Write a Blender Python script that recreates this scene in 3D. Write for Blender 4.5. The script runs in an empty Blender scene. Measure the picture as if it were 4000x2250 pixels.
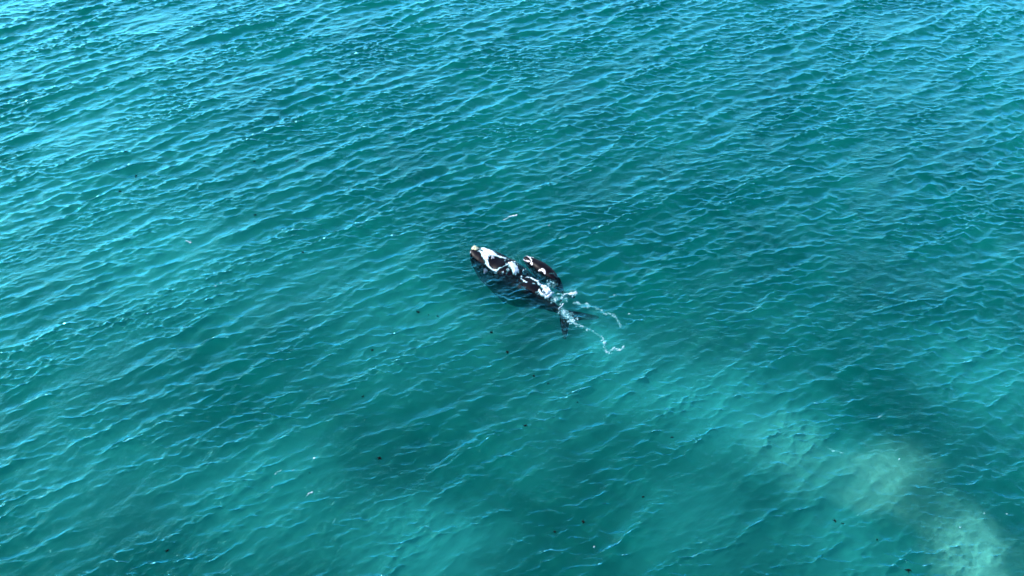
import bpy, math, random
import numpy as np
from mathutils import Vector

S = bpy.context.scene
COL = S.collection
R = math.radians

# ------------------------------------------------------------------ camera
CAM_H, PITCH, HFOV = 65.0, R(43.0), R(50.0)
CAM_Y = -CAM_H / math.tan(PITCH)
cam_d = bpy.data.cameras.new("camera")
cam = bpy.data.objects.new("camera", cam_d)
COL.objects.link(cam)
cam.location = (0, CAM_Y, CAM_H)
cam.rotation_euler = (R(90) - PITCH, 0, 0)
cam_d.sensor_width = 36
cam_d.lens = 18 / math.tan(HFOV / 2)
cam_d.clip_end = 20000
S.camera = cam
S.render.resolution_x, S.render.resolution_y = 1024, 576

# ------------------------------------------------------------------ sky, sun, exposure
SUN_EL, SUN_AZ = R(36), R(-70)          # azimuth from +y, negative = to the left of the view
w = bpy.data.worlds.new("World"); S.world = w; w.use_nodes = True
nt = w.node_tree; nt.nodes.clear()
sky = nt.nodes.new("ShaderNodeTexSky"); sky.sky_type = 'NISHITA'; sky.sun_disc = False
sky.sun_elevation = SUN_EL; sky.sun_rotation = SUN_AZ
sky.air_density = 1.0; sky.dust_density = 1.2; sky.ozone_density = 2.0
bg = nt.nodes.new("ShaderNodeBackground"); bg.inputs[1].default_value = 0.15
wo = nt.nodes.new("ShaderNodeOutputWorld")
nt.links.new(sky.outputs[0], bg.inputs[0]); nt.links.new(bg.outputs[0], wo.inputs[0])
sd = bpy.data.lights.new("sun", 'SUN'); sd.energy = 2.2; sd.angle = R(0.5); sd.color = (1, 0.96, 0.9)
so = bpy.data.objects.new("sun", sd); COL.objects.link(so)
dirv = Vector((math.sin(SUN_AZ) * math.cos(SUN_EL), math.cos(SUN_AZ) * math.cos(SUN_EL), math.sin(SUN_EL)))
so.rotation_euler = dirv.to_track_quat('Z', 'Y').to_euler()
so.location = dirv * 300
S.view_settings.view_transform = 'Standard'; S.view_settings.look = 'None'
S.view_settings.exposure = 1.9; S.view_settings.gamma = 1.0
S.view_settings.use_curve_mapping = False
cy = S.cycles
cy.use_denoising = True; cy.denoiser = 'OPENIMAGEDENOISE'; cy.denoising_input_passes = 'RGB_ALBEDO_NORMAL'; cy.denoising_prefilter = 'ACCURATE'
cy.max_bounces = 8; cy.volume_bounces = 5; cy.transparent_max_bounces = 12
cy.diffuse_bounces = 2; cy.glossy_bounces = 2; cy.caustics_reflective = False; cy.caustics_refractive = False

# ------------------------------------------------------------------ helpers
FPX = 2000 / math.tan(HFOV / 2)
def G(u, v, z=0.0):
    """place on the sea (height z) seen at u, v of the 4000 x 2250 photograph"""
    dx = (u - 2000) / FPX; dv = (v - 1125) / FPX
    dy = math.cos(PITCH) - dv * math.sin(PITCH)
    dz = -math.sin(PITCH) - dv * math.cos(PITCH)
    t = (z - CAM_H) / dz
    return (dx * t, CAM_Y + dy * t)

def ppm(v):
    """photograph pixels per metre across the view at row v"""
    dv = (v - 1125) / FPX
    return FPX * (math.sin(PITCH) + dv * math.cos(PITCH)) / CAM_H
def tag(o, label=None, cat=None, group=None, kind=None):
    if label: o['label'] = label
    if cat: o['category'] = cat
    if group: o['group'] = group
    if kind: o['kind'] = kind
    return o

def mesh_obj(name, verts, faces, mat, parent=None, smooth=True):
    me = bpy.data.meshes.new(name)
    if isinstance(verts, np.ndarray):
        n = len(verts); me.vertices.add(n); me.vertices.foreach_set("co", verts.astype(np.float32).ravel())
        f = np.asarray(faces, dtype=np.int32); k = f.shape[1]
        me.loops.add(f.size); me.loops.foreach_set("vertex_index", f.ravel())
        me.polygons.add(len(f))
        me.polygons.foreach_set("loop_start", np.arange(0, f.size, k, dtype=np.int32))
        me.polygons.foreach_set("loop_total", np.full(len(f), k, dtype=np.int32))
        me.update(calc_edges=True)
    else:
        me.from_pydata(verts, [], faces); me.update()
    if smooth:
        me.polygons.foreach_set("use_smooth", np.ones(len(me.polygons), dtype=bool))
    me.materials.append(mat)
    o = bpy.data.objects.new(name, me); COL.objects.link(o)
    if parent: o.parent = parent
    return o

class N:
    """tiny node builder"""
    def __init__(s, name):
        s.m = bpy.data.materials.new(name); s.m.use_nodes = True
        s.t = s.m.node_tree; s.t.nodes.clear()
        s.out = s.t.nodes.new("ShaderNodeOutputMaterial")
    def n(s, typ, ins=None, **kw):
        x = s.t.nodes.new(typ)
        for k, v in kw.items(): setattr(x, k, v)
        for k, v in (ins or {}).items():
            if isinstance(v, tuple) and len(v) == 2 and hasattr(v[0], 'outputs'):
                s.t.links.new(v[0].outputs[v[1]], x.inputs[k])
            else: x.inputs[k].default_value = v
        return x
    def link(s, a, ao, b, bi): s.t.links.new(a.outputs[ao], b.inputs[bi])

# ------------------------------------------------------------------ waves (a real wind-wave spectrum, laid on the sea in metres)
X0, X1, Y0, Y1, DX = -88.0, 88.0, -46.0, 80.0, 0.112
NX = int((X1 - X0) / DX); NY = int((Y1 - Y0) / DX)
rng = np.random.default_rng(11)
kx = 2 * np.pi * np.fft.fftfreq(NX, DX)[None, :]; ky = 2 * np.pi * np.fft.rfftfreq(NX, DX)[None, :]
kx = 2 * np.pi * np.fft.rfftfreq(NX, DX)[None, :]
ky = 2 * np.pi * np.fft.fftfreq(NY, DX)[:, None]
KK = np.sqrt(kx ** 2 + ky ** 2); KK[0, 0] = 1e-6
TH = np.arctan2(ky, kx)
def system(lp, crest_deg, power, lmin, slope, fall, low=4.0):
    """random sea: peak wavelength lp, crests along crest_deg, rms slope"""
    kp = 2 * np.pi / lp; kd = R(crest_deg - 90)
    c = np.abs(np.cos(TH - kd)) ** power
    amp = KK ** (-fall) * np.exp(-0.5 * (kp / KK) ** low) * c
    amp *= np.exp(-(KK * lmin / (2 * np.pi)) ** 2)
    h = amp * (rng.standard_normal(KK.shape) + 1j * rng.standard_normal(KK.shape))
    h[0, 0] = 0
    z = np.fft.irfft2(h, s=(NY, NX))
    sx = np.fft.irfft2(1j * kx * h, s=(NY, NX)); sy = np.fft.irfft2(1j * ky * h, s=(NY, NX))
    f = slope / math.sqrt((sx ** 2 + sy ** 2).mean())
    return h * f
CH = 1.0
def fields(H, ch):
    f = lambda h: np.fft.irfft2(h, s=(NY, NX))
    return np.stack([f(H), f(1j * kx / KK * H) * ch, f(1j * ky / KK * H) * ch])
LONG = fields(system(3.3, 40, 9, 0.4, 0.15, 2.3) + system(2.2, 22, 5, 0.35, 0.13, 2.2) + system(1.8, -28, 4, 0.3, 0.075, 2.2) + system(9.0, 34, 10, 2.0, 0.03, 2.5), 1.0)
SHORT = fields(system(1.2, 6, 3.5, 0.17, 0.34, 1.6), 1.0) + fields(system(1.1, 55, 3, 0.17, 0.15, 1.6), 1.0)
# short wavelets ride steeper near the crests of the long waves, and in gusty patches
up = LONG[0] / LONG[0].std()
gust = np.fft.irfft2(system(14, 20, 1, 6, 1, 2.0), s=(NY, NX)); gust /= gust.std()
group = np.fft.irfft2(system(17, 70, 1, 8, 1, 2.0), s=(NY, NX)); group /= group.std()
LONG *= np.clip(0.95 + 0.3 * group, 0.35, 1.7)
SHORT *= np.clip(0.70 + 0.38 * up + 0.36 * gust, 0.15, 2.2)
HZ, HDX, HDY = LONG + SHORT
# choppy sign: crests must sharpen
def outer(c0, c1, step, n, sgn):
    a = []; s = step; c = c1 if sgn > 0 else c0
    for _ in range(n):
        s *= 1.32; c += sgn * s; a.append(c)
    return a
ax = X0 + DX * np.arange(NX); ay = Y0 + DX * np.arange(NY)
def fade(a, lo, hi, b=7.0):
    return np.clip(np.minimum(a - lo, hi - a) / b, 0, 1)
FADE = fade(ax, X0, X1)[None, :] * fade(ay, Y0, Y1)[:, None]
FADE = FADE * FADE * (3 - 2 * FADE)

# whale centre lines (points on the sea) -------------------------------
ADULT = [(1838, 967), (1862, 977), (1900, 992), (1955, 1020), (2012, 1056), (2072, 1100), (2128, 1144), (2168, 1180), (2196, 1204)]
CALF = [(2046, 998), (2066, 1008), (2096, 1024), (2127, 1045), (2155, 1068), (2178, 1090), (2194, 1110), (2203, 1127)]
def resample(P, n):
    P = np.array(P, float)
    Q = [P[0] * 2 - P[1]] + list(P) + [P[-1] * 2 - P[-2]]
    out = []
    for i in range(1, len(Q) - 2):
        for t in np.linspace(0, 1, 24, endpoint=False):
            a, b, c, d = Q[i - 1], Q[i], Q[i + 1], Q[i + 2]
            out.append(0.5 * ((2 * b) + (c - a) * t + (2 * a - 5 * b + 4 * c - d) * t ** 2 + (3 * b - a - 3 * c + d) * t ** 3))
    out.append(P[-1]); out = np.array(out)
    L = np.concatenate([[0], np.cumsum(np.hypot(*np.diff(out, axis=0).T))])
    s = np.linspace(0, L[-1], n)
    return np.stack([np.interp(s, L, out[:, 0]), np.interp(s, L, out[:, 1])], 1), L[-1]
AC, AL = resample([G(*p, 0.2) for p in ADULT], 120)
CC, CL = resample([G(*p, 0.15) for p in CALF], 80)
# profiles: fraction along, half width, top of the back, underside
APRO = np.array([[0.00, 0.10, -0.05, -0.35], [0.02, 0.50, 0.16, -0.8], [0.06, 0.95, 0.22, -1.4], [0.12, 1.30, 0.25, -2.0],
    [0.20, 1.52, 0.22, -2.5], [0.27, 1.55, 0.20, -2.8], [0.33, 1.66, 0.26, -3.0], [0.40, 1.70, 0.20, -3.1], [0.46, 1.68, 0.05, -3.1],
    [0.52, 1.60, 0.00, -3.0], [0.58, 1.48, 0.06, -2.8], [0.65, 1.26, 0.16, -2.4], [0.72, 1.02, 0.12, -2.0], [0.79, 0.80, -0.02, -1.5],
    [0.86, 0.52, -0.20, -1.1], [0.93, 0.30, -0.14, -0.8], [1.0, 0.22, -0.12, -0.38]])
CPRO = np.array([[0.00, 0.05, -0.02, -0.2], [0.04, 0.28, 0.12, -0.4], [0.12, 0.42, 0.18, -0.7], [0.22, 0.57, 0.22, -1.0],
    [0.35, 0.68, 0.28, -1.2], [0.50, 0.68, 0.26, -1.25], [0.62, 0.58, 0.16, -1.1], [0.72, 0.52, 0.02, -0.95], [0.82, 0.34, -0.16, -0.8],
    [0.92, 0.18, -0.34, -0.70], [1.0, 0.11, -0.44, -0.62]])
def prof(P, f):
    # smooth interpolation
    g = np.linspace(0, 1, 401); out = []
    for c in (1, 2, 3):
        y = np.interp(g, P[:, 0], P[:, c]); k = np.ones(9) / 9
        yy = np.convolve(np.pad(y, 4, mode='edge'), k, 'valid'); yy[:6] = y[:6]
        out.append(np.interp(f, g, yy))
    return out
def frame_of(C):
    T = np.gradient(C, axis=0); T /= np.hypot(T[:, 0], T[:, 1])[:, None]
    return T, np.stack([-T[:, 1], T[:, 0]], 1)
EXPO = 2.5
def back_height(C, P, x, y):
    """top of the body above the sea plane at x, y (very low where there is no body)"""
    T, Nn = frame_of(C); sh = x.shape; x = x.ravel(); y = y.ravel()
    z = np.full(x.shape, -9.0)
    n = len(C)
    near = (x > C[:, 0].min() - 3) & (x < C[:, 0].max() + 3) & (y > C[:, 1].min() - 3) & (y < C[:, 1].max() + 3)
    idx = np.nonzero(near)[0]
    for j0 in range(0, len(idx), 20000):
        ii = idx[j0:j0 + 20000]
        d = (x[ii, None] - C[None, :, 0]) ** 2 + (y[ii, None] - C[None, :, 1]) ** 2
        j = d.argmin(1); f = j / (n - 1)
        t = np.sqrt(d[np.arange(len(ii)), j])
        wd, zt, zb = prof(P, f)
        zc = zt * 0.42 + zb * 0.58; hh = zt - zc
        q = np.clip(1 - (t / wd) ** EXPO, 0, 1)
        z[ii] = np.where(q > 0, zc + hh * q ** (1 / EXPO), -9)
    return z.reshape(sh)

# the sea lies flatter over and close behind the animals
XX, YY = np.meshgrid(ax, ay)
CALM = np.ones((NY, NX))
def calm_at(px, py, r, k):
    global CALM
    i0, i1 = int((px - 3 * r - X0) / DX), int((px + 3 * r - X0) / DX)
    j0, j1 = int((py - 3 * r - Y0) / DX), int((py + 3 * r - Y0) / DX)
    sx, sy = XX[j0:j1, i0:i1], YY[j0:j1, i0:i1]
    CALM[j0:j1, i0:i1] = np.minimum(CALM[j0:j1, i0:i1], 1 - k * np.exp(-((sx - px) ** 2 + (sy - py) ** 2) / r ** 2))
for k in range(0, 120, 8): calm_at(AC[k, 0], AC[k, 1], 2.2, 0.72)
for k in range(0, 80, 8): calm_at(CC[k, 0], CC[k, 1], 1.1, 0.7)
for p in ((2300, 1240), (2340, 1290), (2400, 1320)): calm_at(*G(*p), 2.6, 0.5)
K = FADE * CALM
HZ *= K; HDX *= K; HDY *= K
def sea_z(x, y):
    x = np.asarray(x, float); y = np.asarray(y, float); qx, qy = x.copy(), y.copy()
    def smp(A, a, b):
        fx = np.clip((a - X0) / DX, 0, NX - 1.001); fy = np.clip((b - Y0) / DX, 0, NY - 1.001)
        i = fx.astype(int); j = fy.astype(int); u = fx - i; v = fy - j
        i2 = np.minimum(i + 1, NX - 1); j2 = np.minimum(j + 1, NY - 1)
        return (A[j, i] * (1 - u) + A[j, i2] * u) * (1 - v) + (A[j2, i] * (1 - u) + A[j2, i2] * u) * v
    for _ in range(3):
        qx, qy = x - smp(HDX, qx, qy), y - smp(HDY, qx, qy)
    return smp(HZ, qx, qy)

# ------------------------------------------------------------------ water
SAND = [(3440, 1890, 4.8, 0.20), (3500, 1820, 4.6, 0.15), (3800, 2150, 5, 0.27), (3740, 2060, 4.4, 0.10), (3060, 1720, 5, 0.07), (3200, 1830, 5, .06), (3830, 2260, 4.6, 0.12)]
MILK = [(200, 900, 26, 0.10), (500, 300, 26, 0.07), (300, 1500, 20, 0.07), (3500, 1050, 30, -0.045), (2900, 1250, 12, -.05), (1930, 1040, 6, -0.16), (2080, 1110, 6, -0.14), (2140, 1330, 7, -.08), (2180, 1220, 4, -.08), (2370, 1330, 4.0, 0.20), (2250, 1150, 3, .08), (2600, 1530, 7, 0.10), (2800, 1620, 7, 0.10), (2350, 1420, 11, 0.12), (2950, 1600, 10, 0.16), (3200, 1780, 8, 0.16), (700, 1050, 14, 0.16), (300, 1900, 12, 0.12), (1500, 1250, 12, 0.10),
        (1650, 2170, 9, 0.24), (2700, 2050, 9, 0.12), (3300, 2150, 8, 0.16), (3850, 1450, 9, 0.22), (1000, 1950, 11, .16)]
def water_material():
    m = N("sea water")
    geo = m.n("ShaderNodeNewGeometry")
    mp = m.n("ShaderNodeMapping", {"Vector": (geo, "Position"), "Rotation": (0, 0, R(-22)), "Scale": (1.0, 2.6, 1.0)})
    n1 = m.n("ShaderNodeTexNoise", {"Vector": (mp, 0), "Scale": 2.6, "Detail": 6.0, "Roughness": 0.66})
    mq = m.n("ShaderNodeMapping", {"Vector": (geo, "Position"), "Rotation": (0, 0, R(-4)), "Scale": (1.0, 2.8, 1.0)})
    n2 = m.n("ShaderNodeTexNoise", {"Vector": (mq, 0), "Scale": 5.5, "Detail": 3.0, "Roughness": 0.6})
    b0 = m.n("ShaderNodeBump", {"Height": (n1, 0), "Strength": 1.0, "Distance": 0.05})
    b1 = m.n("ShaderNodeBump", {"Height": (n2, 0), "Strength": 1.0, "Distance": 0.022, "Normal": (b0, 0)})
    fr = m.n("ShaderNodeFresnel", {"IOR": 1.34, "Normal": (b1, 0)})
    gl = m.n("ShaderNodeBsdfGlossy", {"Color": (0.24, 0.87, 1.0, 1), "Roughness": 0.08, "Normal": (b1, 0)})
    tr = m.n("ShaderNodeBsdfTransparent", {"Color": (1, 1, 1, 1)})
    # faint turquoise tint and silt with real sandy plumes at fixed places
    nz = m.n("ShaderNodeTexNoise", {"Vector": (geo, "Position"), "Scale": 0.045, "Detail": 3.0, "Roughness": 0.55, "Distortion": 0.6})
    tot = m.n("ShaderNodeMapRange", {0: (nz, 0), 1: 0.42, 2: 0.72, 3: 0.0, 4: 0.08})
    nw = m.n("ShaderNodeTexNoise", {"Vector": (geo, "Position"), "Scale": 0.3, "Detail": 6.0, "Roughness": 0.6})
    sep = m.n("ShaderNodeSeparateColor", {0: (nw, 1)})
    off = m.n("ShaderNodeVectorMath", {0: (nw, 1), 1: (0.5, 0.5, 0.5)}, operation='SUBTRACT')
    off2 = m.n("ShaderNodeVectorMath", {0: (off, 0), 3: 6.0}, operation='SCALE')
    pos = m.n("ShaderNodeVectorMath", {0: (geo, "Position"), 1: (off2, 0)}, operation='ADD')
    def plume(u, v, rad, amt, prev):
        x, y = G(u, v)
        d = m.n("ShaderNodeVectorMath", {0: (pos, 0), 1: (x, y, 0)}, operation='DISTANCE')
        g = m.n("ShaderNodeMapRange", {0: (d, "Value"), 1: 0.0, 2: rad, 3: amt, 4: 0.0}, interpolation_type='SMOOTHERSTEP')
        return m.n("ShaderNodeMath", {0: (prev, 0), 1: (g, 0)}, operation='ADD')
    zero = m.n("ShaderNodeValue"); zero.outputs[0].default_value = 0.0
    sand = zero
    for p in SAND: sand = plume(*p, sand)
    ns = m.n("ShaderNodeTexNoise", {"Vector": (pos, 0), "Scale": 0.35, "Detail": 7.0, "Roughness": 0.65, "Distortion": 1.2})
    nm = m.n("ShaderNodeMapRange", {0: (ns, 0), 1: 0.32, 2: 0.68, 3: 0.5, 4: 1.35})
    sand = m.n("ShaderNodeMath", {0: (sand, 0), 1: (nm, 0)}, operation='MULTIPLY', use_clamp=True)
    milk = tot
    for p in MILK: milk = plume(*p, milk)
    d1 = m.n("ShaderNodeBsdfDiffuse", {"Color": (0.02, 0.30, 0.27, 1), "Normal": (b1, 0)})
    d2 = m.n("ShaderNodeBsdfDiffuse", {"Color": (0.095, 0.43, 0.33, 1), "Normal": (b1, 0)})
    base = m.n("ShaderNodeMath", {0: (milk, 0), 1: 0.0}, operation='ADD', use_clamp=True)
    mx0 = m.n("ShaderNodeMixShader", {0: (base, 0), 1: (tr, 0), 2: (d1, 0)})
    mx = m.n("ShaderNodeMixShader", {0: (sand, 0), 1: (mx0, 0), 2: (d2, 0)})
    fg = m.n("ShaderNodeMapRange", {0: (fr, 0), 1: 0.043, 2: 0.26, 3: 0.004, 4: 1.0})
    fin = m.n("ShaderNodeMixShader", {0: (fg, 0), 1: (mx, 0), 2: (gl, 0)})
    m.link(fin, 0, m.out, "Surface")
    sc = m.n("ShaderNodeVolumeScatter", {"Color": (0.002, 0.42, 0.345, 1), "Density": 0.13, "Anisotropy": 0.0})
    ab = m.n("ShaderNodeVolumeAbsorption", {"Color": (0.0, 0.80, 0.77, 1), "Density": 0.22})
    ad = m.n("ShaderNodeAddShader", {0: (sc, 0), 1: (ab, 0)})
    m.link(ad, 0, m.out, "Volume")
    return m.m
lx = np.array(outer(X0, X1, DX * 12, 20, -1)[::-1]); rx = np.array(outer(X0, ax[-1], DX * 12, 20, 1))
ly = np.array(outer(Y0, Y1, DX * 12, 20, -1)[::-1]); ry = np.array(outer(Y0, ay[-1], DX * 12, 20, 1))
gx = np.concatenate([lx, ax, rx]); gy = np.concatenate([ly, ay, ry])
GX, GY = np.meshgrid(gx, gy); V = np.zeros(GX.shape + (3,), np.float32)
V[..., 0] = GX; V[..., 1] = GY
sl = (slice(len(ly), len(ly) + NY), slice(len(lx), len(lx) + NX))
V[sl + (0,)] += HDX; V[sl + (1,)] += HDY; V[sl + (2,)] = HZ
nr, nc = GX.shape
I = np.arange(nr * nc, dtype=np.int32).reshape(nr, nc)
F = np.stack([I[:-1, :-1], I[:-1, 1:], I[1:, 1:], I[1:, :-1]], -1).reshape(-1, 4)
water = mesh_obj("water", V.reshape(-1, 3), F, water_material())
tag(water, kind='structure')
print("water", V.shape, gx[0], gx[-1], gy[0], gy[-1], "rms z", HZ.std())

def seabed_material():
    m = N("sandy sea floor")
    geo = m.n("ShaderNodeNewGeometry")
    n1 = m.n("ShaderNodeTexNoise", {"Vector": (geo, "Position"), "Scale": 0.06, "Detail": 4.0})
    cr = m.n("ShaderNodeValToRGB", {0: (n1, 0)})
    cr.color_ramp.elements[0].color = (0.08, 0.09, 0.06, 1); cr.color_ramp.elements[0].position = 0.4
    cr.color_ramp.elements[1].color = (0.38, 0.34, 0.25, 1); cr.color_ramp.elements[1].position = 0.62
    d = m.n("ShaderNodeBsdfDiffuse", {"Color": (cr, 0)})
    m.link(d, 0, m.out, "Surface"); return m.m
bx = np.array([gx[0] - 5, gx[-1] + 5]); 
sb = mesh_obj("seabed", [(gx[0] - 5, gy[0] - 5, -7), (gx[-1] + 5, gy[0] - 5, -7), (gx[-1] + 5, gy[-1] + 5, -7), (gx[0] - 5, gy[-1] + 5, -7)], [(0, 1, 2, 3)], seabed_material())
tag(sb, kind='structure')

# ------------------------------------------------------------------ whales
def skin(name, base):
    m = N(name)
    tc = m.n("ShaderNodeTexCoord")
    n1 = m.n("ShaderNodeTexNoise", {"Vector": (tc, "Object"), "Scale": 1.3, "Detail": 6.0, "Roughness": 0.65})
    mx = m.n("ShaderNodeMix", {0: (n1, 0)}, data_type='RGBA')
    mx.inputs[6].default_value = (*[c * 0.5 for c in base], 1); mx.inputs[7].default_value = (*[c * 1.7 for c in base], 1)
    b = m.n("ShaderNodeBump", {"Height": (n1, 0), "Strength": 0.4, "Distance": 0.05})
    p = m.n("ShaderNodeBsdfPrincipled", {"Base Color": (mx, 2), "Roughness": 0.4, "Normal": (b, 0), "Specular IOR Level": 0.06})
    m.link(p, 0, m.out, "Surface"); return m.m
M_ADULT = skin("wet black whale skin", (0.0012, 0.001, 0.003))
M_CALF = skin("wet dark brown whale skin", (0.002, 0.0013, 0.003))
def callosity_mat(name, col):
    m = N(name)
    tc = m.n("ShaderNodeTexCoord")
    n1 = m.n("ShaderNodeTexNoise", {"Vector": (tc, "Object"), "Scale": 7.0, "Detail": 5.0})
    mx = m.n("ShaderNodeMix", {0: (n1, 0)}, data_type='RGBA')
    mx.inputs[6].default_value = (*[c * 0.75 for c in col], 1); mx.inputs[7].default_value = (*[min(1, c * 1.15) for c in col], 1)
    b = m.n("ShaderNodeBump", {"Height": (n1, 0), "Strength": 0.8, "Distance": 0.05})
    p = m.n("ShaderNodeBsdfPrincipled", {"Base Color": (mx, 2), "Roughness": 0.8, "Normal": (b, 0)})
    m.link(p, 0, m.out, "Surface"); return m.m
M_BONNET = callosity_mat("cream callosity", (0.50, 0.50, 0.30))
M_PALE = callosity_mat("pale callosity", (0.40, 0.40, 0.42))

NEAR = -1 if frame_of(AC)[1][-1][1] > 0 else 1     # the side of the tail that hangs lower
def whale_mesh(C, P, fluke_span, fluke_back, fl_at, fl_len, fl_drop):
    T, Nn = frame_of(C); n = len(C); ns = 40
    wd, zt, zb = prof(P, np.linspace(0, 1, n))
    vs, fs = [], []
    for i in range(n):
        zc = zt[i] * 0.42 + zb[i] * 0.58
        for k in range(ns):
            a = 2 * math.pi * k / ns; c, s = math.cos(a), math.sin(a)
            e = 2 / EXPO
            lat = wd[i] * math.copysign(abs(c) ** e, c)
            hv = (zt[i] - zc) if s > 0 else (zc - zb[i])
            z = zc + hv * math.copysign(abs(s) ** e, s)
            vs.append((C[i, 0] + Nn[i, 0] * lat, C[i, 1] + Nn[i, 1] * lat, z))
    for i in range(n - 1):
        for k in range(ns):
            a = i * ns + k; b = i * ns + (k + 1) % ns
            fs.append((a, b, b + ns, a + ns))
    fs.append(tuple(range(ns - 1, -1, -1)))
    # tail flukes grown from the last ring's sides, one surface with the stock
    base = len(vs); zm = (zt[-1] + zb[-1]) / 2
    ex = T[-1]; ey = Nn[-1]; O = C[-1]
    def W(a, l, z): return (O[0] + ex[0] * a + ey[0] * l, O[1] + ex[1] * a + ey[1] * l, z)
    M = 18; up, lo = [], []
    for j in range(-M, M + 1):
        f = abs(j) / M; l = fluke_span * j / M
        le = fluke_back * (f ** 1.25) - 0.55 * fluke_span * 0.25 * (1 - f)        # leading edge, swept back
        ch = fluke_span * (0.78 * (1 - f) ** 0.5 + 0.02) + (0.0 if f > 0.08 else -0.07 * fluke_span * (1 - f / 0.08))
        bend = 0.03 * fluke_span * f ** 2 + (0.28 * fluke_span * f if j * NEAR > 0 else 0) * 0.9
        if j * NEAR > 0: l *= 0.72; le *= 0.92; ch *= 0.85     # the tail is rolled, so this lobe is foreshortened and lower
        ru, rl = [], []
        for q in range(7):
            g = q / 6; th = 0.11 * fluke_span * 0.5 * (1 - f) ** 0.6 * math.sin(math.pi * min(1, g * 0.9 + 0.06)) + 0.01
            ru.append(len(vs)); vs.append(W(le + ch * g, l, zm + th - bend))
            rl.append(len(vs)); vs.append(W(le + ch * g, l, zm - th - bend))
        up.append(ru); lo.append(rl)
    for j in range(2 * M):
        for q in range(6):
            fs.append((up[j][q], up[j][q + 1], up[j + 1][q + 1], up[j + 1][q])); fs.append((lo[j][q], lo[j + 1][q], lo[j + 1][q + 1], lo[j][q + 1]))
        fs.append((up[j][0], up[j + 1][0], lo[j + 1][0], lo[j][0])); fs.append((up[j][6], lo[j][6], lo[j + 1][6], up[j + 1][6]))
    # flippers: broad paddles from low on the flanks
    fi = int(fl_at * (n - 1))
    for sd_ in (-1, 1):
        O2 = C[fi]; e1 = T[fi]; e2 = Nn[fi]; zr = zb[fi] * 0.75; rows = []
        for j in range(11):
            f = j / 10
            cen = (O2[0] + e1[0] * fl_len * 1.0 * f + e2[0] * sd_ * (wd[fi] * 0.8 + fl_len * 0.12 * f),
                   O2[1] + e1[1] * fl_len * 1.0 * f + e2[1] * sd_ * (wd[fi] * 0.8 + fl_len * 0.12 * f), zr - fl_drop * f)
            cw = fl_len * 0.24 * (0.75 + 0.6 * math.sin(math.pi * min(1, f * 0.8 + 0.1))) * (1 - f ** 5 * 0.85)
            row = []
            for k in range(10):
                a = 2 * math.pi * k / 10
                row.append(len(vs)); vs.append((cen[0] + e1[0] * cw * math.cos(a) , cen[1] + e1[1] * cw * math.cos(a), cen[2] + 0.10 * fl_len * (1 - f * 0.7) * math.sin(a)))
            rows.append(row)
        for j in range(10):
            for k in range(10):
                q = (rows[j][k], rows[j][(k + 1) % 10], rows[j + 1][(k + 1) % 10], rows[j + 1][k])
                fs.append(q if sd_ > 0 else q[::-1])
        fs.append(tuple(rows[-1]))
    return vs, fs
vs, fs = whale_mesh(AC, APRO, 2.15, 2.2, 0.33, 1.6, 0.5)
def at_origin(o, P):
    """put the object's origin at P without moving the mesh"""
    P = Vector(P)
    for v in o.data.vertices: v.co -= P
    o.location = P
adult = mesh_obj("whale", vs, fs, M_ADULT)
at_origin(adult, (AC[60, 0], AC[60, 1], -1.2))
tag(adult, "large adult whale with black back, white crusted head and submerged tail flukes", "whale", "whale mother and calf swimming together")
vs, fs = whale_mesh(CC, CPRO, 0.85, 0.55, 0.30, 0.8, 0.25)
calf = mesh_obj("whale", vs, fs, M_CALF)
at_origin(calf, (CC[40, 0], CC[40, 1], -0.4))
tag(calf, "small dark brown whale calf with pale stripes on its head, swimming beside the larger whale", "whale", "whale mother and calf swimming together")

def lump(name, cx, cy, rx, ry, rz, ang, mat, parent, z=None, seed=0, C=AC, P=APRO, sink=0.3):
    """irregular raised patch of callused skin sitting on the head"""
    r = np.random.default_rng(seed); vs, fs = [], []; nu, nv = 22, 9
    ph = r.uniform(0, 6.28, 8); am = r.uniform(0.04, 0.13, 8)
    if z is None: z = float(back_height(C, P, np.array([cx]), np.array([cy]))[0])
    for j in range(nv + 1):
        el = math.pi / 2 * (1 - 1.5 * j / nv)
        for k in range(nu):
            a = 2 * math.pi * k / nu
            q = 1 + sum(am[i] * math.sin((i % 4 + 2) * a + ph[i]) for i in range(8)) * math.cos(el)
            q2 = 1 + 0.25 * math.sin(5 * a + 3 * el + ph[0])
            x = rx * q * math.cos(a) * math.cos(el); y = ry * q * math.sin(a) * math.cos(el)
            zz = rz * q2 * math.sin(el)
            X = cx + x * math.cos(ang) - y * math.sin(ang); Y = cy + x * math.sin(ang) + y * math.cos(ang)
            hz = z
            if P is not None:
                h = float(back_height(C, P, np.array([X]), np.array([Y]))[0])
                hz = max(min(z, h + 0.25), z - 0.5) if h > -8 else z - 0.25
            vs.append((X, Y, hz + zz - sink * rz))
    for j in range(nv):
        for k in range(nu):
            fs.append((j * nu + k, j * nu + nu + k, j * nu + nu + (k + 1) % nu, j * nu + (k + 1) % nu))
    fs.append(tuple(range(nv * nu, nv * nu + nu)))
    o = mesh_obj(name, vs, fs, mat)
    if parent is not None:
        o.parent = parent; o.matrix_parent_inverse = parent.matrix_basis.inverted()
    return o
bpy.context.view_layer.update()
def cal(u, v, ru, rv, rz, ang, mat, who, seed, label=None, **k):
    z = k.pop('z', 0.2); x, y = G(u, v, z); k['z'] = z; k['P'] = None
    o = lump("callosity", x, y, ru / 45.0, rv / 45.0 / 0.68, rz, R(ang), mat, who, seed=seed, **k)
    if label: o['label'] = label
    return o
cal(1856, 969, 14, 8.5, 0.18, -10, M_BONNET, adult, 1, "cream yellow crust on the tip of the snout")
cal(1843, 988, 7, 9, 0.16, 20, M_PALE, adult, 2, "pale crust on the side of the jaw", z=-0.05)
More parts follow.
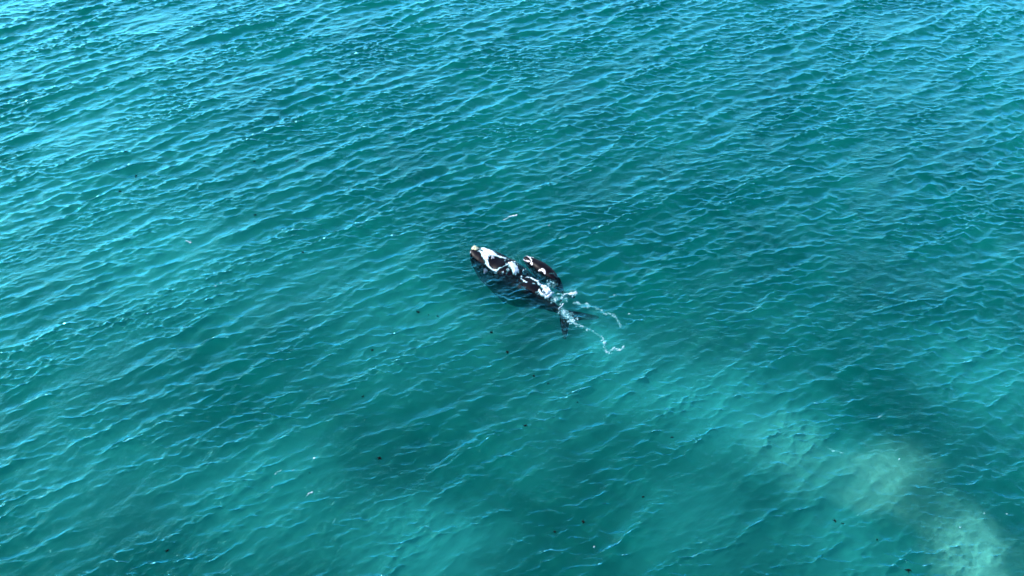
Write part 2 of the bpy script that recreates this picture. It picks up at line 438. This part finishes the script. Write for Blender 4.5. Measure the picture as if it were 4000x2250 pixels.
cal(1896, 1057, 8, 9, 0.16, 10, M_PALE, adult, 3, "pale crust low on the jaw, under water", z=-0.22)
cal(1925, 1005, 7, 6, 0.16, 10, M_PALE, adult, 4, "pale crust behind the blowholes")

# ------------------------------------------------------------------ foam
def vnoise(x, y, sc, seed):
    r = np.random.default_rng(seed); T = r.random((256, 256))
    a = x * sc + 1000.3; b = y * sc + 1000.7
    i = np.floor(a).astype(int); j = np.floor(b).astype(int); u = a - i; v = b - j
    u = u * u * (3 - 2 * u); v = v * v * (3 - 2 * v)
    return (T[j % 256, i % 256] * (1 - u) + T[j % 256, (i + 1) % 256] * u) * (1 - v) + \
           (T[(j + 1) % 256, i % 256] * (1 - u) + T[(j + 1) % 256, (i + 1) % 256] * u) * v
def fbm(x, y, sc, seed, o=4):
    s = 0; a = 0.5; t = 0
    for k in range(o):
        s = s + a * vnoise(x * (1 + 0.03 * k) + 0.3 * k * y, y - 0.3 * k * x, sc * 2 ** k, seed + k); t += a; a *= 0.6
    return s / t
def foam_material():
    m = N("sea foam")
    at = m.n("ShaderNodeAttribute", attribute_name="cover")
    cr = m.n("ShaderNodeValToRGB", {0: (at, "Fac")})
    cr.color_ramp.elements[0].color = (0.12, 0.50, 0.52, 1); cr.color_ramp.elements[0].position = 0.15
    cr.color_ramp.elements[1].color = (0.48, 0.55, 0.62, 1); cr.color_ramp.elements[1].position = 0.7
    d = m.n("ShaderNodeBsdfDiffuse", {"Color": (cr, 0)})
    t = m.n("ShaderNodeBsdfTransparent")
    mx = m.n("ShaderNodeMixShader", {0: (at, "Fac"), 1: (t, 0), 2: (d, 0)})
    m.link(mx, 0, m.out, "Surface"); return m.m
M_FOAM = foam_material()
CELL = 0.045
def foam(name, strokes, seed, label, cat="foam", lift=0.03, lump_h=0.06, rag=1.0, drape=True, scale=2.2, z0=0.0, opac=1.0, lace=0.8, wide=1.0, dots=0):
    """foam sheet made of strokes [(u, v, radius px, strength), ...] lying on the sea and on wet backs"""
    segs = []
    for st in strokes:
        pts = [(*G(p[0], p[1], z0), p[2] * wide / ppm(p[1]), p[3]) for p in st]
        if len(pts) == 1: pts = pts * 2
        segs += list(zip(pts[:-1], pts[1:]))
    xs = [q[0] for s in segs for q in s]; ys = [q[1] for s in segs for q in s]; rr = max(q[2] for s in segs for q in s) * 1.7 + 0.2
    gx = np.arange(min(xs) - rr, max(xs) + rr, CELL); gy = np.arange(min(ys) - rr, max(ys) + rr, CELL)
    X, Y = np.meshgrid(gx, gy)
    wx = X + 0.22 * (fbm(X, Y, 1.6, seed + 50) - 0.5) * 2 + 0.10 * (fbm(X, Y, 5, seed + 60) - .5) * 2
    wy = Y + 0.22 * (fbm(X, Y, 1.6, seed + 70) - 0.5) * 2 + 0.10 * (fbm(X, Y, 5, seed + 80) - .5) * 2
    f = np.zeros(X.shape)
    for a, b in segs:
        m = (np.minimum(a[0], b[0]) - rr < X) & (X < max(a[0], b[0]) + rr) & (min(a[1], b[1]) - rr < Y) & (Y < max(a[1], b[1]) + rr)
        px, py = wx[m], wy[m]; dx, dy = b[0] - a[0], b[1] - a[1]
        t = np.clip(((px - a[0]) * dx + (py - a[1]) * dy) / (dx * dx + dy * dy + 1e-9), 0, 1)
        d = np.hypot(px - a[0] - t * dx, py - a[1] - t * dy)
        r_ = a[2] + (b[2] - a[2]) * t; s_ = a[3] + (b[3] - a[3]) * t
        f[m] = np.maximum(f[m], s_ * np.clip(1.25 - d / r_, 0, 1))
    rg = np.random.default_rng(seed + 7)
    for _ in range(dots):
        a, b = segs[rg.integers(len(segs))]; t = rg.random(); q = rg.normal(0, 1.3, 2)
        rr_ = a[2] + (b[2] - a[2]) * t
        cx, cy_ = a[0] + (b[0] - a[0]) * t + q[0] * rr_, a[1] + (b[1] - a[1]) * t + q[1] * rr_; rd = rg.uniform(0.04, 0.11)
        f = np.maximum(f, rg.uniform(0.7, 1.3) * np.clip(1.25 - np.hypot(wx - cx, wy - cy_) / rd, 0, 1))
    n = fbm(X, Y, scale, seed, 5); n2 = 1 - np.abs(fbm(X, Y, scale * 1.2, seed + 20, 4) - 0.5) * 4.5   # lacy ridges
    g = f * 1.35 + rag * (0.75 * (n - 0.5) * 2 + 0.35 * (n2 - 0.5)) * np.clip(1.4 - f * 0.8, 0.1, 1) - 0.55
    den = np.clip(g * 1.15, 0, 1) * (f > 0.01) * opac * np.clip(0.25 + 0.9 * f * 0.7 + lace * (fbm(X, Y, 7.0, seed + 33, 2) - 0.5) * 2.4, 0.05, 1)
    z = sea_z(X, Y)
    if drape:
        z = np.maximum(z, back_height(AC, APRO, X, Y)); z = np.maximum(z, back_height(CC, CPRO, X, Y))
    z = z + lift + lump_h * den * (0.4 + 1.2 * fbm(X, Y, 4.5, seed + 90, 3)) + 0.6 * lump_h * np.clip(f - 0.9, 0, 2)
    keep = den > 0.02
    cell = keep[:-1, :-1] | keep[:-1, 1:] | keep[1:, 1:] | keep[1:, :-1]
    I = np.arange(X.size).reshape(X.shape)
    F = np.stack([I[:-1, :-1], I[:-1, 1:], I[1:, 1:], I[1:, :-1]], -1)[cell]
    used, inv = np.unique(F, return_inverse=True); F = inv.reshape(F.shape)
    Vv = np.stack([X.ravel()[used], Y.ravel()[used], z.ravel()[used]], 1)
    c = Vv.mean(0); o = mesh_obj(name, Vv - c, F, M_FOAM); o.location = c
    at = o.data.attributes.new("cover", 'FLOAT', 'POINT'); at.data.foreach_set("value", den.ravel()[used].astype(np.float32))
    tag(o, label, cat)
    return o
foam("foam", [[(1886, 988, 7, 1.4), (1904, 1000, 11, 1.5)], [(1884, 974, 12, 1.4), (1900, 982, 18, 1.6), (1922, 992, 17, 1.6), (1940, 998, 9, 1.3)], [(1872, 985, 5, 1.3), (1886, 996, 7, 1.4), (1898, 1015, 7, 1.4)],  # broad smooth strokes paint the sky's reflection on the wet head as white
    [(1900, 1000, 9, 1.2), (1905, 1025, 7, 1.2), (1916, 1042, 7, 1.15), (1932, 1050, 6, 1.05), (1948, 1050, 6, .95), (1970, 1040, 5, .95), (1988, 1036, 6, 1)],
    [(1942, 998, 5, 1.1), (1958, 1003, 6.5, 1.2), (1978, 1011, 5, 1.1), (1988, 1018, 3, .7)]], 5,
    "white wash, with sky reflection painted as foam, over the head of the adult whale, round its bare back", rag=0.75, z0=0.15, dots=25, lace=0.6)
foam("splash", [[(1990, 1038, 6, 1.1), (2002, 1043, 17, 1.6), (2010, 1056, 15, 1.6), (2010, 1068, 7, 1.3)], [(2012, 1040, 3, 0.8), (2020, 1032, 2.5, .7)],
    [(1992, 1056, 2.5, .8), (1982, 1066, 2, .7)], [(2010, 1068, 3, .9), (2018, 1074, 2.5, .9)]], 9, "white splash breaking across the middle of the adult whale's back", "splash", lump_h=0.22, rag=1.05, z0=0.1, dots=40, lace=.5)
foam("foam", [[(2052, 1081, 2.5, 1), (2075, 1089, 4.5, 1.15), (2095, 1101, 7, 1.2), (2112, 1115, 9, 1.3)]], 13,
    "thin white foam line on the far side of the adult whale's rear hump", rag=0.8, z0=0.1)
foam("foam", [[(2036, 1090, 3, 1.1), (2046, 1101, 4, 1.1), (2058, 1106, 3, .9)]], 14,
    "short patch of white foam on the near side of the adult whale's rear hump", rag=0.9)
foam("foam", [[(2080, 1112, 3, 1.0), (2086, 1115, 3, .9)]], 15, "small blob of foam below the adult whale's rear hump", rag=0.7)
foam("splash", [[(2120, 1124, 11, 1.5), (2134, 1134, 12, 1.6), (2142, 1146, 9, 1.6)], [(2110, 1140, 4, 1.2), (2116, 1152, 4.5, 1.3), (2134, 1160, 4.5, 1.3), (2152, 1158, 4.5, 1.2), (2162, 1146, 4, 1.1)], [(2142, 1122, 4, .9)]],
    17, "round churned white splash at the tail end of the adult whale's back", "splash", lump_h=0.2, rag=0.85, dots=40, lace=.5, wide=1.4)
foam("foam", [[(2156, 1168, 4, .85), (2168, 1176, 6, .8), (2172, 1184, 4, .8)]], 19, "lacy foam just behind the round splash", rag=1.2, opac=.8, dots=40, wide=1.3)
foam("foam", [[(2198, 1186, 4, 1.2), (2192, 1193, 4, 1.3), (2181, 1204, 3.5, 1.1), (2176, 1208, 2.5, .9)]], 20, "bright white foam where the tail flukes begin", rag=0.7)
foam("foam_trail", [[(2196, 1212, 5, .8), (2208, 1232, 8, .85), (2222, 1246, 8, .9), (2234, 1256, 6, 1.15), (2246, 1264, 3, .8), (2258, 1272, 3, .75), (2282, 1284, 3.5, .75), (2308, 1296, 2.5, .85), (2334, 1304, 2, .95), (2348, 1318, 1.8, .95), (2360, 1340, 1.8, .95), (2358, 1352, 3, .9), (2366, 1370, 4, .75), (2382, 1373, 4, .8), (2396, 1363, 3, .85), (2420, 1366, 1.8, .75), (2434, 1361, 1.8, .7), (2442, 1352, 1.6, .65)]],
    21, "long thin foam trail leading down from the near tail fluke", "foam", rag=1.45, scale=4, opac=.62, wide=1.0, dots=300)
foam("foam_trail", [[(2236, 1181, 3.5, .9), (2262, 1184, 2.6, .75), (2290, 1188, 4, .85), (2308, 1198, 3, .85), (2330, 1206, 2.5, .75), (2348, 1216, 2, .75), (2362, 1229, 2, .85), (2394, 1228, 2.6, .95), (2404, 1240, 4, .9), (2418, 1256, 3, .95), (2423, 1276, 1.6, .9)]],
    27, "curved foam trail leading right from the far tail fluke", "foam", rag=1.45, scale=4, opac=.55, wide=1.0, dots=180)
foam("foam", [[(2276, 1199, 3, 1.1), (2284, 1203, 2, .9)]], 28, "small foam blob over the far tail fluke", rag=0.7, opac=.7)
foam("foam", [[(2304, 1214, 2, .8), (2334, 1216, 2.6, .9)]], 29, "short foam line along the back edge of the far tail fluke", rag=0.9, opac=.6)
foam("foam", [[(2376, 1244, 2, .8), (2384, 1240, 2.4, .8), (2392, 1238, 2, .8)]], 30, "tiny foam wisp inside the curve of the far foam trail", rag=0.8, opac=.5)
foam("foam", [[(2140, 1112, 5, .75), (2160, 1104, 6, .85), (2166, 1112, 5, .8), (2150, 1124, 6, .75)]], 32, "thin pale foam beside the calf's tail", rag=1.2, opac=.6, dots=40, wide=1.2)
foam("foam", [[(2185, 1148, 6, .75), (2200, 1150, 6, .95), (2225, 1151, 4, 1.15), (2242, 1145, 4.5, 1.15), (2246, 1156, 3, .8)]], 33,
    "bright bar of foam between the calf's tail and the adult's far fluke", rag=1.15, opac=.85, dots=50, wide=1.2)
foam("foam", [[(1988, 1010, 2.5, .8), (1990, 1002, 2.2, .8), (1998, 1000, 2.2, .8), (2003, 1008, 2.2, .8), (2001, 1022, 2.5, .8)]], 39, "pale ring of foam beside the middle of the adult whale's back", rag=0.6, opac=.55)
foam("foam", [[(2010, 1013, 4, .7), (2024, 1024, 4, .7)]], 40, "faint foam between the big whale's back and the calf", rag=1.2, opac=.5)
foam("foam", [[(2086, 1006, 3, .8), (2100, 1008, 3.5, .85), (2110, 1013, 3, .75)]], 43, "faint foam off the far side of the calf's head", rag=0.9, opac=.55)
foam("foam", [[(2094, 1072, 3, .8), (2106, 1074, 3.5, .85)]], 44, "small foam patch between the calf and the adult whale", rag=0.9, opac=.6)
foam("foam", [[(2150, 1072, 3, .75), (2164, 1066, 3, .7)], [(2160, 1074, 4, .7), (2170, 1084, 3, .7)]], 45, "thin foam film over the calf's sinking tail", rag=1.1, opac=.4)

foam("foam", [[(2196, 1210, 5, .7), (2214, 1236, 7, .7), (2234, 1254, 6, .7)], [(2190, 1172, 5, .7), (2210, 1166, 6, .7)]], 48, "scattered bubbles spread around the near tail fluke", rag=1.5, scale=5, dots=220, opac=.55, wide=1.4)
# whitecaps and flecks of foam away from the animals -------------------
foam("whitecap", [[(1966, 858, 2.5, .8), (1988, 852, 3, 1.0), (2004, 846, 3.6, 1.3), (2018, 840, 3.6, 1.3)]], 71, "small breaking whitecap on the wave behind the adult whale's head", "whitecap", rag=0.8)
foam("whitecap", [[(1882, 896, 2.5, .8), (1908, 886, 3, .8), (1934, 872, 2.6, .7)]], 72, "faint greenish foam streak left of the small breaking whitecap", "whitecap", rag=1.1, opac=.5)
foam("whitecap", [[(724, 944, 3, 1), (742, 948, 3.6, 1.2), (748, 944, 2.6, 1.1)]], 73, "white crest tip in the left part of the sea", "whitecap", rag=0.7, opac=.8)
foam("whitecap", [[(1074, 1854, 2.6, .9), (1088, 1846, 3, 1.2), (1100, 1840, 2.6, 1.1)]], 74, "slanted whitecap sliver in the lower left of the sea", "whitecap", rag=0.7, opac=.85)
foam("whitecap", [[(1196, 1936, 2.6, 1.0), (1210, 1930, 3, 1.2), (1222, 1925, 2.6, 1)]], 75, "creamy whitecap sliver near the lower left corner, second from the bottom", "whitecap", rag=0.7, opac=.85)
foam("whitecap", [[(1302, 2040, 2.6, 1.0), (1312, 2026, 2.6, 1)]], 76, "lowest whitecap sliver in the lower left of the sea", "whitecap", rag=0.7, opac=.7)
foam("whitecap", [[(3820, 470, 3, .8), (3846, 474, 4, 1.1), (3858, 476, 3, 1)]], 77, "whitecap near the right edge in the upper part of the sea", "whitecap", rag=1.1, opac=.35)
foam("whitecap", [[(3230, 1742, 5, .8), (3256, 1760, 6, .9), (3284, 1766, 5, .9), (3302, 1768, 4, .9)]], 78, "cluster of foam bubbles above the sandy plume in the lower right", "whitecap", rag=1.5, scale=5, opac=.4)
foam("whitecap", [[(3390, 1764, 4, .8), (3430, 1758, 4, .75), (3500, 1756, 4, .9), (3530, 1750, 4, .9)]], 79, "thin foam line along the top of the sandy plume", "whitecap", rag=1.5, opac=.22)
FLECKS = [(2306, 670, 4.5, "bright fleck of foam alone in the water above the calf"), (2333, 831, 3.4, "small foam fleck midway between the calf and the lone bright fleck"),
    (2147, 884, 4, "foam fleck just above the calf"), (1228, 1796, 6, "pinkish white tuft of foam in the lower left"), (1150, 1840, 4, "round white fleck right of the slanted whitecap"),
    (3508, 1790, 4.2, "brightest white fleck floating over the sandy plume"), (3797, 1820, 3.2, "foam fleck right of the sandy plume"), (3754, 2065, 3.2, "foam fleck over the sandy plume nearest the corner"),
    (2320, 2133, 3.4, "white fleck near the bottom edge, right of the middle"), (2400, 1226, 3, "foam fleck on the bend of the far foam trail"), (2452, 1227, 4, "foam fleck right of the far foam trail's bend"),
    (2402, 1156, 4, "foam fleck right of the bright foam bar"), (1064, 1902, 3.6, "greenish fleck between two whitecap slivers"), (3840, 2002, 3.4, "foam fleck near the right edge in the lower corner"),
    (3930, 2004, 3.6, "foam fleck closest to the right edge"), (840, 1122, 3, "foam fleck in the left part of the sea, lower of two"), (862, 1110, 3, "foam fleck in the left part of the sea, upper of two"),
    (3435, 1628, 3.4, "pale fleck alone in the water above the sandy plume")]
for i, (u, v, rr, lab) in enumerate(FLECKS):
    o = foam("foam_fleck", [[(u - rr * .6, v + rr * .1, rr, 1.4), (u + rr * .6, v - rr * .1, rr * .8, 1.4)]], 100 + i, lab, "foam fleck", rag=0.5, opac=.6)
    o['group'] = "small foam flecks scattered over the sea"

# ------------------------------------------------------------------ dark clumps of drifting weed
def weed_mat():
    m = N("drift weed")
    tc = m.n("ShaderNodeTexCoord")
    n1 = m.n("ShaderNodeTexNoise", {"Vector": (tc, "Object"), "Scale": 12.0, "Detail": 3.0})
    cr = m.n("ShaderNodeValToRGB", {0: (n1, 0)})
    cr.color_ramp.elements[0].color = (0.001, 0.002, 0.003, 1); cr.color_ramp.elements[1].color = (0.006, 0.006, 0.006, 1)
    p = m.n("ShaderNodeBsdfPrincipled", {"Base Color": (cr, 0), "Roughness": 0.8, "Specular IOR Level": 0.03})
    m.link(p, 0, m.out, "Surface"); return m.m
M_WEED = weed_mat()
def weed(u, v, size, ang, seed, label, long=1.3, faint=False):
    r = np.random.default_rng(seed); x0, y0 = G(u, v); R0 = size * r.uniform(0.85, 1.2) / ppm(v)
    z0 = float(sea_z(np.array([x0]), np.array([y0]))[0]) + (-0.10 if faint else 0.0)
    vs, fs = [], []
    nu, nv = 16, 6; ph = r.uniform(0, 6.28, 5)
    for j in range(nv + 1):                                  # knotted body
        el = math.pi / 2 - math.pi * j / nv
        for k in range(nu):
            a = 2 * math.pi * k / nu
            q = 1 + 0.22 * math.sin(2 * a + ph[0]) + 0.18 * math.sin(3 * a + ph[1]) + 0.12 * math.sin(5 * a + ph[2])
            vs.append((R0 * long * q * math.cos(a) * math.cos(el), R0 * 0.8 * q * math.sin(a) * math.cos(el), R0 * 0.45 * (1 + .3 * math.sin(3 * a + ph[3])) * math.sin(el)))
    for j in range(nv):
        for k in range(nu):
            fs.append((j * nu + k, j * nu + nu + k, j * nu + nu + (k + 1) % nu, j * nu + (k + 1) % nu))
    for b in range(int(r.integers(3, 6))):                   # blades reaching out from the body
        a0 = r.uniform(0, 6.28); L = R0 * r.uniform(1.3, 2.2); wd = R0 * r.uniform(0.18, 0.32); bend = r.uniform(-1.1, 1.1); rows = []
        px, py = 0.4 * R0 * math.cos(a0), 0.4 * R0 * math.sin(a0)
        for q in range(7):
            t = q / 6; a = a0 + bend * t; ww = wd * (1 - t ** 3)* (0.8 + .4 * math.sin(6 * t + a0)) + 0.004
            rows.append(len(vs))
            nx, ny = -math.sin(a), math.cos(a); zz = 0.03 * math.sin(5 * t + a0)
            for (dx, dz) in ((-1, 0), (0, 0.02), (1, 0), (0, -0.02)):
                vs.append((px + nx * ww * dx, py + ny * ww * dx, zz + dz))
            px += math.cos(a) * L / 6; py += math.sin(a) * L / 6
        for q in range(6):
            for k in range(4):
                fs.append((rows[q] + k, rows[q] + (k + 1) % 4, rows[q + 1] + (k + 1) % 4, rows[q + 1] + k))
    o = mesh_obj("weed_clump", vs, fs, M_WEED)
    o.location = (x0, y0, z0 + 0.03); o.rotation_euler = (0, 0, R(ang))
    tag(o, label, "drifting weed", "dark clumps of weed drifting on the sea")
WEEDS = [(492, 596, 5, 0, 1.6, "upper of three dark weed clumps at the far left"), (530, 680, 6, 60, 1.0, "round middle clump of the three dark clumps at the far left"),
    (468, 747, 6, 0, 1.3, "lowest of the three dark weed clumps at the far left"), (997, 837, 6, 100, 1.2, "dark weed clump alone in the left middle of the sea"),
    (1159, 626, 6, 10, 1.2, "dark weed clump in the upper left, right of the faint one"), (993, 628, 4, 0, 1.8, "faint weed clump left of the darker one, upper left"),
    (1363, 735, 4, 90, 1.6, "thin upright weed scrap above left of the whales"), (1182, 988, 5, 0, 1.4, "weed scrap left of the adult whale's head"),
    (1634, 1218, 6, -8, 1.9, "long weed clump below left of the adult whale"), (1674, 1225, 3, 0, 1.2, "smallest weed scrap between the long and the slanted scraps"),
    (1710, 1231, 4.5, -50, 1.3, "slanted weed scrap right of the long clump, below the whale"), (1453, 1363, 6, -75, 1.7, "upright weed clump in the lower left middle"),
    (1453, 1343, 4, -20, 1.5, "faint weed scrap touching the upright clump from above"), (1982, 1375, 7.5, -55, 1.5, "biggest dark weed clump, straight below the whales"),
    (1920, 1300, 5.5, -15, 1.4, "weed clump on a wave crest just below the adult whale"), (2085, 1466, 4.5, 5, 1.6, "flat weed scrap below the near foam trail"),
    (2140, 1499, 4, 60, 1.2, "weed scrap right of the flat one below the whales"), (1419, 1547, 4.5, 70, 1.2, "weed scrap in the lower middle left"),
    (1482, 1787, 8, 75, 1.2, "black chevron shaped weed clump in the lower middle"), (1209, 1845, 4, 20, 1.4, "faint weed scrap right of the round white fleck"),
    (2166, 2074, 6, 20, 1.1, "round black weed clump near the bottom, left of a pair"), (2278, 2038, 7, -70, 1.6, "upright black weed clump near the bottom, right of a pair"),
    (2625, 1705, 5.5, 5, 1.3, "weed clump in the lower right middle"), (2512, 1938, 6, 0, 1.5, "weed clump above the bottom edge, right of the middle"),
    (3262, 2031, 7, -20, 1.6, "larger weed clump left of the sandy plume's foot"), (3293, 2046, 5, 0, 1.1, "smaller weed clump just right of a larger one"),
    (3428, 2106, 4.5, 0, 1.2, "weed scrap below the sandy plume"), (3548, 2228, 9, -5, 1.6, "big ragged weed clump at the bottom edge, lower right"),
    (652, 2150, 6.5, 70, 1.1, "round black weed clump in the lower left corner"), (717, 1270, 5, -20, 1.7, "dim bluish weed scrap in the left part of the sea"),
    (2052, 1664, 6, 10, 1.6, "dark weed streak on a wave below the whales"), (2256, 1571, 3.5, 0, 1.2, "tiny weed scrap right of centre below the foam trail")]
for i, (u, v, sz, an, lg, lab) in enumerate(WEEDS):
    weed(u, v, sz * 0.64, an, 300 + i, lab, lg, faint=('faint' in lab or 'dim' in lab))

# ------------------------------------------------------------------ pale markings of the calf (part of its head and flank)
def patch(name, strokes, parent, C, P, mat, seed, label, th=0.02):
    o = foam("tmp", strokes, seed, label, rag=0.15, lump_h=th, lift=0.015, z0=0.15)
    o.name = name; o.data.name = name; o.data.materials[0] = mat
    for k in ('category',): del o[k]
    loc = o.location.copy(); o.parent = parent; o.matrix_parent_inverse = parent.matrix_basis.inverted(); o.location = loc
    return o
patch("callosity", [[(2056, 1000, 2.4, 1.3), (2067, 1006, 1.9, 1.3), (2072, 1018, 1.7, 1.3), (2075, 1030, 2.3, 1.3)], [(2070, 1002, 1.6, 1.3), (2080, 1006, 2.2, 1.3)]], calf, CC, CPRO, M_PALE, 61, "pale curved stripe behind the mouth")
patch("callosity", [[(2050, 1010, 1.6, 1.3), (2062, 1020, 1.5, 1.3)]], calf, CC, CPRO, M_PALE, 63, "pale stripe along the jaw")
patch("white_marking", [[(2108, 1054, 1.6, 1.4), (2120, 1059, 3.6, 1.6), (2132, 1066, 2.6, 1.5)]], calf, CC, CPRO, M_PALE, 65, "white patch on the flank")
